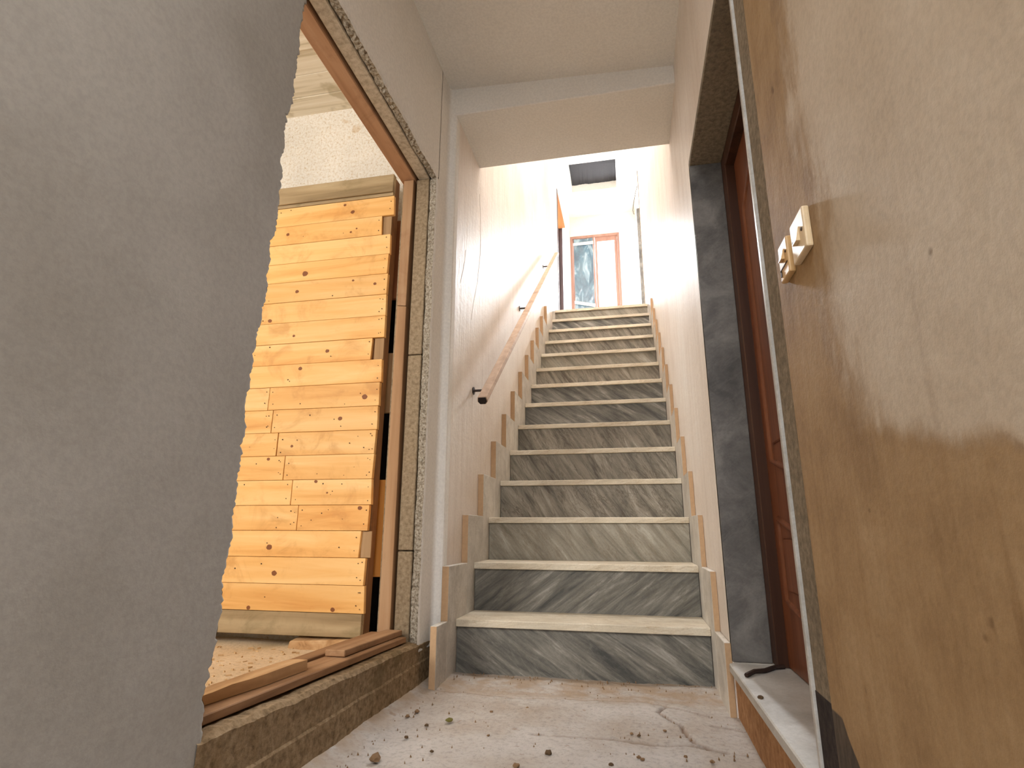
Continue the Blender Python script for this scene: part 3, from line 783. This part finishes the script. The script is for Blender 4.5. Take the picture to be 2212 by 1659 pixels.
# ------------------------------------------------------------------ plank panel in the left room
def build_panel():
    YP = 2.35
    pn = thing('plank_panel', 'tall panel of yellow pine planks leaning upright in the left room', 'panel', (-1.6, YP, 0.10))
    zs = [2.185,2.0765,1.970,1.861,1.755,1.646,1.5355,1.4255,1.317,1.205,1.0925,0.9815,0.8715,0.7595,0.646,0.5345,0.421,0.308,0.195]
    ends = [-1.106,-1.165,-1.114,-1.116,-1.113,-1.115,-1.113,-1.172,-1.116,-1.119,-1.121,-1.123,-1.124,-1.128,-1.131,-1.169,-1.133,-1.131]
    joints = {9:-1.690,10:-1.659,11:-1.618,12:-1.569,13:-1.518,14:-1.476}
    XLEFT = -2.20
    knots = [(-1.377,2.164,.010),(-1.33,2.118,.014),(-1.689,2.029,.012),(-1.33,2.003,.008),(-1.30,2.020,.006),(-1.565,1.795,.020),(-1.60,1.70,.013),(-1.296,1.733,.008),(-1.178,1.705,.010),(-1.735,1.553,.014),
             (-1.591,1.463,.009),(-1.403,1.374,.013),(-1.538,1.293,.013),(-1.19,1.137,.017),(-1.306,1.039,.014),(-1.542,0.916,.009),(-1.656,0.858,.010),
             (-1.34,0.70,.006),(-1.175,0.632,.013),(-1.40,0.752,.010),(-1.604,0.462,.017),(-1.565,0.352,.016),(-1.675,0.204,.012),(-1.27,0.209,.013),
             (-1.95,1.90,.014),(-2.02,1.25,.015),(-1.9,0.70,.012)]
    kn = {}
    nails = MB()
    def disc(mb, x, z, r, sq=1.0, n=9, y=YP-0.0006):
        vs = [(x + r*math.cos(2*math.pi*i/n)*(1+0.12*R.uniform(-1,1)), y, z + r*sq*math.sin(2*math.pi*i/n)*(1+0.12*R.uniform(-1,1))) for i in range(n)]
        vs2 = [(v[0], y+0.0012, v[2]) for v in vs]
        mb.add(vs + vs2, [tuple(range(n))[::-1]] + [(i, (i+1)%n, (i+1)%n+n, i+n) for i in range(n)])
    for i in range(18):
        z1, z0 = zs[i]-0.0008, zs[i+1]+0.0008
        e = ends[i]
        segs = [(XLEFT + R.uniform(0, .03), e)] if i not in joints else [(XLEFT, joints[i]-0.0016), (joints[i]+0.0012, e)]
        for (xa, xb) in segs:
            dy = R.uniform(-0.0015, 0.0015)
            m = MB()
            if i == 15:   # torn end
                m.hexa([(xa,YP+dy,z0),(xb,YP+dy,z0),(xb+0.004,YP+0.02,z0),(xa,YP+0.02,z0)],
                       [(xa,YP+dy,z1),(xb+0.006,YP+dy,z1),(xb+0.012,YP+0.02,z1),(xa,YP+0.02,z1)])
            else:
                sk = R.uniform(-0.005, 0.005) if xb == e else 0.0008
                m.hexa([(xa,YP+dy,z0),(xb-sk,YP+dy,z0),(xb-sk,YP+0.02,z0),(xa,YP+0.02,z0)],
                       [(xa,YP+dy,z1),(xb,YP+dy,z1),(xb,YP+0.02,z1),(xa,YP+0.02,z1)])
            pl = m.build('plank', M['pine'], pn, bevel=0.0012)
            for (kx, kz, kr) in knots:
                if xa < kx < xb and z0 <= kz <= z1:
                    q = MB(); disc(q, kx, min(max(kz, z0+kr*0.8), z1-kr*0.8), kr*0.82, 0.85, y=YP+dy-0.0006); q.build('knot', M['knot'], pl)
            for xx in ([xb-0.018] + ([xb-0.03] if R.random() < 0.4 else []) + ([xa+0.02] if xa > -2.0 else [])):
                for zz in (z0+0.025, z1-0.025):
                    disc(nails, xx + R.uniform(-.006,.006), zz + R.uniform(-.01,.01), R.uniform(.0018,.003), n=6, y=YP-0.0022)
            for _ in range(4):
                if R.random() < 0.6: disc(nails, R.uniform(xa+.05, xb-.05), R.uniform(z0+.01, z1-.01), R.uniform(.0014,.0035), n=6, y=YP-0.0022)
    nails.build('nail_hole', M['nail'], pn, kind='stuff')
    m = MB(); m.hexa([(XLEFT,YP-0.012,2.204),(-1.110,YP-0.012,2.204),(-1.110,YP+0.02,2.204),(XLEFT,YP+0.02,2.204)],
                     [(XLEFT,YP-0.012,2.303),(-1.108,YP-0.012,2.303),(-1.108,YP+0.02,2.303),(XLEFT,YP+0.02,2.303)])
    m.build('top_rail', M['grey_wood'], pn, bevel=0.002, label='grey weathered top rail')
    m = MB(); m.box(XLEFT, -1.112, YP-0.002, YP+0.02, 2.1862, 2.2032); m.build('batten', M['grey_wood'], pn, bevel=0.001, label='thin grey batten under the top rail')
    m = MB(); m.hexa([(XLEFT,YP-0.006,0.100),(-1.132,YP-0.006,0.102),(-1.132,YP+0.02,0.102),(XLEFT,YP+0.02,0.100)],
                     [(XLEFT,YP-0.006,0.1935),(-1.131,YP-0.006,0.1945),(-1.131,YP+0.02,0.1945),(XLEFT,YP+0.02,0.1935)])
    m.build('bottom_rail', M['grey_wood'], pn, bevel=0.002, label='grey weathered bottom rail')
    for xa, xb in ((-1.205, -1.112), (-1.72, -1.64), (XLEFT+0.02, XLEFT+0.1)):
        sk = 0.018 if xb > -1.2 else 0
        m = MB(); m.hexa([(xa-sk,YP+0.0202,0.104),(xb-sk,YP+0.0202,0.104),(xb-sk,YP+0.075,0.104),(xa-sk,YP+0.075,0.104)],
                         [(xa,YP+0.0202,2.30),(xb,YP+0.0202,2.30),(xb,YP+0.075,2.30),(xa,YP+0.075,2.30)])
        m.build('stile', M['stile_wood'] if xb > -1.2 else M['stile_pale'], pn, bevel=0.002)
    # pale faces of the batten where three planks are cut short
    for z0, z1 in ((1.972, 2.0745), (1.3185, 1.4240), (0.4225, 0.533)):
        m = MB(); m.box(-1.163, -1.117, YP+0.011, YP+0.0199, z0, z1); m.build('stile_face', M['stile_pale'], pn)
    w = MB(); w.hexa([(-1.45,YP-0.03,RFZ-0.006),(-1.14,YP-0.03,RFZ-0.006),(-1.14,YP+0.08,RFZ-0.006),(-1.45,YP+0.08,RFZ-0.006)],
                     [(-1.44,YP-0.03,0.084),(-1.14,YP-0.03,0.0995),(-1.14,YP+0.08,0.0995),(-1.44,YP+0.08,0.097)])
    tag(w.build('wooden_wedge', M['raw_wood'], bevel=0.003), 'pale offcut wedged under the right end of the plank panel', 'wedge')
    w = MB(); w.box(-2.15, -1.95, YP-0.01, YP+0.07, RFZ-0.006, 0.0995)
    tag(w.build('wooden_block', M['raw_wood'], bevel=0.003), 'wooden block under the hidden left end of the plank panel', 'block')
build_panel()

# ------------------------------------------------------------------ boards across the dark passage
def build_screen():
    y = 2.472
    s = thing('board_screen', 'short boards nailed across the dark passage behind the plank panel', 'boards', (-1.12, y, 0.3))
    for z0, z1, mt, lab in ((1.675, 2.115, 'red_wood', 'reddish upper board'), (1.085, 1.385, 'stile_pale', 'grey middle board'), (0.335, 0.765, 'orange_wood', 'orange lower board')):
        m = MB(); m.box(-1.40, -0.96, y, y+0.024, z0, z1); m.build('cross_board', M[mt], s, bevel=0.002, label=lab)
    m = MB(); m.box(-1.42, -1.36, y+0.0245, 2.4995, 0.05, 2.11); m.build('batten', M['stile_wood'], s)
build_screen()

# ------------------------------------------------------------------ remains of the timber door frame
def bar(mb, y0, y1, x0, x1, zb0, zt0, zb1, zt1):
    mb.hexa([(x0,y0,zb0),(x1,y0,zb0),(x1,y1,zb1),(x0,y1,zb1)], [(x0,y0,zt0),(x1,y0,zt0),(x1,y1,zt1),(x0,y1,zt1)])
def build_frame():
    f = thing('timber_door_frame', 'bare old timber door frame lining the broken left opening', 'door frame', (-0.90, 1.55, 0.15))
    m = MB(); m.box(-0.936, -0.868, 0.94, 2.10, 2.040, 2.095); m.build('head', M['head_wood'], f, bevel=0.003, label='red-brown head member')
    m = MB(); m.hexa([(-0.919,2.045,1.447),(-0.880,2.045,1.442),(-0.880,2.10,1.442),(-0.919,2.10,1.447)], [(-0.920,2.045,2.0395),(-0.874,2.045,2.0395),(-0.874,2.10,2.0395),(-0.920,2.10,2.0395)])
    m.build('side_post', M['post_wood'], f, bevel=0.002, label='upper length of the split side post')
    m = MB(); m.hexa([(-0.920,2.043,0.172),(-0.873,2.043,0.172),(-0.873,2.10,0.172),(-0.920,2.10,0.172)], [(-0.918,2.043,1.444),(-0.877,2.043,1.439),(-0.877,2.10,1.439),(-0.918,2.10,1.444)])
    m.build('side_post', M['post_wood'], f, bevel=0.002, label='lower length of the split side post')
    m = MB(); bar(m, 0.94, 2.042, -0.945, -0.893, 0.150, 0.206, 0.140, 0.184); m.build('sill_rail', M['sill_wood'], f, bevel=0.002)
    m = MB(); m.hexa([(-0.93,0.935,0.15),(-0.874,0.935,0.15),(-0.874,0.965,0.15),(-0.93,0.965,0.15)], [(-0.93,0.935,2.0395),(-0.874,0.935,2.0395),(-0.874,0.965,2.0395),(-0.93,0.965,2.0395)])
    m.build('side_post', M['post_wood'], f, bevel=0.002, label='near side post behind the grey wall')
    # loose timbers lying on the curb
    m = MB(); bar(m, 0.97, 2.02, -0.888, -0.800, CURBZ(0.97)+0.001, CURBZ(0.97)+0.019, CURBZ(2.02)+0.001, CURBZ(2.02)+0.019)
    tag(m.build('timber_strip', M['sill_wood'], bevel=0.002), 'long flat timber strip lying along the concrete curb of the left opening', 'timber')
    m = MB()
    zt = lambda y: lerp([(0.97, CURBZ(0.97)+0.0205), (2.02, CURBZ(2.02)+0.0205)], y)
    n = 9
    lo = []; rows = []
    for i in range(n):
        y = 0.99 + (1.432-0.99)*i/(n-1)
        hgt = 0.024*(0.62 + 0.38*min(1, i/4)) + 0.003*noise.noise((y*30,0,0))
        xf = -0.832 - 0.018*max(0, 1 - i/5) + 0.004*noise.noise((y*20,4,0))
        rows.append([(-0.886, y, zt(y)), (xf, y, zt(y)), (xf-0.001, y, zt(y)+hgt), (-0.86, y, zt(y)+hgt+0.003*noise.noise((y*60,9,0))), (-0.886, y, zt(y)+hgt-0.002), (-0.886, y, zt(y))])
    m.grid(rows); m.add(rows[0][:-1], [(0,1,2,3,4)]); m.add(rows[-1][:-1], [(0,1,2,3,4)])
    tag(m.build('timber_offcut', M['raw_wood']), 'split timber offcut with a torn pale face beside the grey wall edge', 'timber')
    m = MB(); bar(m, 1.612, 2.035, -0.884, -0.822, zt(1.612), zt(1.612)+0.018, zt(2.035), zt(2.035)+0.018)
    tag(m.build('timber_offcut', M['sill_wood'], bevel=0.002), 'square-cut timber offcut on the curb next to the side post', 'timber')
build_frame()

# ------------------------------------------------------------------ glazed double door at the far end
def build_far_door():
    x0, x1, xm, z0, z1, y = -0.771, 0.011, -0.38, TOPZ, 5.154, 8.275
    d = thing('double_door', 'pinkish-brown glazed double door at the far end of the landing', 'door', (xm, y, z0))
    f = MB(); f.box(x0, x0+0.035, y, y+0.09, z0, z1); f.box(x1-0.035, x1, y, y+0.09, z0, z1); f.box(x0+0.035, x1-0.035, y, y+0.09, z1-0.04, z1)
    f.build('frame', M['door_pink'], d)
    for nm, xa, xb in (('left', x0+0.036, xm-0.002), ('right', xm+0.002, x1-0.036)):
        l = MB(); s = 0.045
        l.box(xa, xa+s*0.8, y+0.02, y+0.06, z0+0.005, z1-0.041); l.box(xb-s, xb, y+0.02, y+0.06, z0+0.005, z1-0.041)
        l.box(xa+s*0.8, xb-s, y+0.02, y+0.06, z1-0.12, z1-0.041); l.box(xa+s*0.8, xb-s, y+0.02, y+0.06, z0+0.005, z0+0.16)
        lf = l.build('door_leaf', M['door_pink'], d)
        p = MB(); p.box(xa+s*0.8, xb-s, y+0.038, y+0.042, z0+0.16, z1-0.12); p.build('pane', M['glass'], lf)
        if nm == 'left':
            rows = []
            for i in range(70):
                z = z0+0.02 + (z1-0.05-z0-0.02)*i/69; r = []
                for j in range(26):
                    x = xa + 0.02 + (xb-xa-0.05)*j/25
                    q = (x+0.7)*3.0 + (z-4.0)*1.3
                    r.append((x, y+0.006 - 0.010*noise.noise((q*4.0, z*2.2, 1)) - 0.006*noise.noise((x*26 - z*14, z*7, 4)), z))
                rows.append(r)
            k = MB(); k.grid(rows)
            k.build('plastic_film', M['plastic'], lf, normals=False, smooth=True, label='crumpled bluish plastic film')
            for a, b, c2, dd in ((4.985,4.985,5.03,5.04), (3.98,3.90,4.03,3.955), (3.70,3.66,3.745,3.70), (3.48,3.50,3.54,3.55), (3.34,3.33,3.37,3.37), (3.22,3.23,3.26,3.26), (3.08,3.09,3.13,3.12)):
                t = MB(); t.hexa([(xa+0.01,y-0.014,a),(xb-0.02,y-0.014,b),(xb-0.02,y-0.010,b),(xa+0.01,y-0.010,a)], [(xa+0.01,y-0.014,c2),(xb-0.02,y-0.014,dd),(xb-0.02,y-0.010,dd),(xa+0.01,y-0.010,c2)])
                t.build('tape_strip', M['tape'], lf)
build_far_door()

# ------------------------------------------------------------------ small things
def build_switch(y0, y1, z0, z1, label, mat, socket):
    xs = RW - 0.0105
    yc, zc = (y0+y1)/2, (z0+z1)/2
    s = thing('light_switch', label, 'switch', (RW, yc, z0))
    m = MB(); m.box(xs, RW, y0, y1, z0, z1); m.build('plate', mat, s, bevel=0.003, segs=2)
    h, w = (z1-z0), (y1-y0)
    if not socket:
        m = MB(); m.hexa([(xs-0.006,yc-w*.15,zc-h*.17),(xs+0.001,yc-w*.15,zc-h*.17),(xs+0.001,yc+w*.15,zc-h*.17),(xs-0.006,yc+w*.15,zc-h*.17)],
                         [(xs-0.001,yc-w*.15,zc+h*.17),(xs+0.001,yc-w*.15,zc+h*.17),(xs+0.001,yc+w*.15,zc+h*.17),(xs-0.001,yc+w*.15,zc+h*.17)])
        m.build('rocker', mat, s)
        sc = [(yc-w*.34, zc), (yc+w*.34, zc)]
    else:
        m = MB(); m.hexa([(xs-0.006,yc-w*.16,zc-h*.02),(xs+0.001,yc-w*.16,zc-h*.02),(xs+0.001,yc+w*.14,zc-h*.02),(xs-0.006,yc+w*.14,zc-h*.02)],
                         [(xs-0.001,yc-w*.16,zc+h*.26),(xs+0.001,yc-w*.16,zc+h*.26),(xs+0.001,yc+w*.14,zc+h*.26),(xs-0.001,yc+w*.14,zc+h*.26)])
        m.build('rocker', mat, s)
        m = MB(); m.box(xs-0.001, xs+0.001, yc-w*.42, yc+w*.42, zc-h*.19, zc-h*.165); m.build('groove', M['slot'], s)
        m = MB(); m.box(xs-0.0012, xs+0.001, yc+w*.26, yc+w*.38, zc-h*.36, zc-h*.22); m.build('slot', M['slot'], s)
        sc = [(yc-w*.34, zc+h*.12), (yc+w*.36, zc+h*.10)]
    for (a, b) in sc:
        m = MB(); m.tube([(xs-0.0012, a, b), (xs+0.001, a, b)], w*0.045, 10); m.build('screw', M['slot'], s)
build_switch(0.812, 0.879, 0.943, 1.009, 'larger pale square light switch plate on the right wall', M['switch'], False)
build_switch(0.903, 0.955, 0.946, 1.010, 'smaller yellowed switch plate with a slot, nearer the door recess', M['switch_old'], True)

def lump(name, mat, x, y, z, r, flatn=0.6, seed=0):
    bm = bmesh.new(); bmesh.ops.create_icosphere(bm, subdivisions=2, radius=r)
    for v in bm.verts:
        k = 1 + 0.45*noise.noise(v.co/r*1.3 + Vector((seed*3.1, seed, 0)))
        v.co *= k; v.co.z = max(v.co.z*flatn, -r*0.25)
    me = bpy.data.meshes.new(name); bm.to_mesh(me); bm.free(); me.materials.append(mat)
    o = bpy.data.objects.new(name, me); COL.objects.link(o); o.location = (x, y, z + r*0.22); o.rotation_euler.z = seed*1.7
    WORLD[o.name] = o.location.copy()
    return o
def build_small():
    tag(lump('plaster_clod', M['crumb'], -0.635, 1.44, 0.003, 0.014, 0.8, 3), 'brown clod with a green underside near the curb on the floor', 'clod')
    tag(lump('mossy_lump', M['moss'], -0.55, 1.751, 0.003, 0.011, 0.5, 5), 'small olive-green mossy lump on the dusty floor', 'lump')
    pts = [(-0.233,1.571,.009),(-0.013,1.592,.0055),(-0.004,1.580,.0055),(-0.078,1.533,.006),(-0.672,1.811,.008),(-0.683,1.764,.007),(-0.60,1.70,.006),(-0.296,1.477,.008),(-0.03,1.756,.005),(-0.011,1.745,.005),(-0.45,1.86,.005),(-0.35,1.92,.005),(-0.62,1.60,.006),(0.10,1.62,.005),(0.16,1.60,.006),(-0.52,1.52,.005),(-0.41,1.66,.004),(0.06,1.80,.005)]
    for i, (x, y, r) in enumerate(pts):
        o = lump('rubble_crumb', M['crumb'] if i % 3 else M['crumb_dark'], x, y, 0.002, r, 0.7, i+7)
        tag(o, 'tiny brown rubble crumb lying on the dusty corridor floor', 'crumb', 'rubble crumbs on the corridor floor')
    # fine grit nobody could count
    g2 = MB()
    for i in range(340):
        if i < 120:
            x = LW + 0.015 + abs(R.gauss(0, 0.045)); y = R.uniform(1.2, 2.15)
        elif i < 230:
            x = R.uniform(-0.72, 0.25); y = 2.27 - abs(R.gauss(0, 0.09))
        else:
            x = R.uniform(-0.72, 0.27); y = R.uniform(1.25, 2.1)
        if y > 2.27 or (y > 1.93 and not -0.69 < x < 0.245): continue
        r = R.uniform(0.0012, 0.0034); a = R.uniform(0, 6); z = 0.004 + (0.012 if y > 2.15 else 0)
        c, s = math.cos(a)*r, math.sin(a)*r
        g2.add([(x+c,y+s,z-0.006),(x-s,y+c,z-0.006),(x-c,y-s,z-0.006),(x+s,y-c,z-0.006),(x+c*.3,y+s*.3,z+r*0.5)], [(0,1,4),(1,2,4),(2,3,4),(3,0,4)])
    tag(g2.build('grit', M['crumb']), 'loose brown grit scattered over the dusty corridor floor', 'grit', kind='stuff')
    g3 = MB()
    for i in range(420):
        x = R.uniform(-2.4, -0.98); y = R.uniform(1.2, 2.33); l = R.uniform(0.002, 0.010); w = R.uniform(0.001, 0.0028); a = R.uniform(0, 6.3)
        c, s = math.cos(a), math.sin(a); z = RFZ+0.002
        q = [(x+c*l-s*w, y+s*l+c*w), (x-c*l-s*w, y-s*l+c*w), (x-c*l+s*w, y-s*l-c*w), (x+c*l+s*w, y+s*l-c*w)]
        g3.hexa([(u, v, z-0.004) for u, v in q][::-1], [(u, v, z+R.uniform(.001,.004)) for u, v in q][::-1])
    tag(g3.build('wood_chips', M['chip']), 'pale wood chips strewn over the floor of the left room', 'wood chips', kind='stuff')
    m = MB(); m.tube([(0.282,1.770,SILL+0.006),(0.31,1.802,SILL+0.010),(0.345,1.838,SILL+0.006),(0.38,1.885,SILL+0.006),(0.408,1.897,SILL+0.006)], 0.0062, 6)
    tag(m.build('stick', M['twig']), 'short dark stick lying on the pale marble sill', 'stick')
    tag(lump('pebble', M['crumb_dark'], 0.2775, 1.572, SILL, 0.007, 0.8, 4), 'small dark pebble on the edge of the marble sill', 'pebble')
    # cable hanging at the landing
    m = MB(); m.tube([(RW+0.005,6.60,4.86),(RW-0.012,6.60,4.85),(0.245,6.6,4.77),(0.225,6.6,4.68),(0.207,6.6,4.59),(0.197,6.6,4.51),(0.203,6.6,4.465),(0.211,6.6,4.452)], 0.0045, 6)
    tag(m.build('hanging_cable', M['cable'], smooth=True), 'thin grey cable hanging from the right wall of the upper landing', 'cable')
build_small()
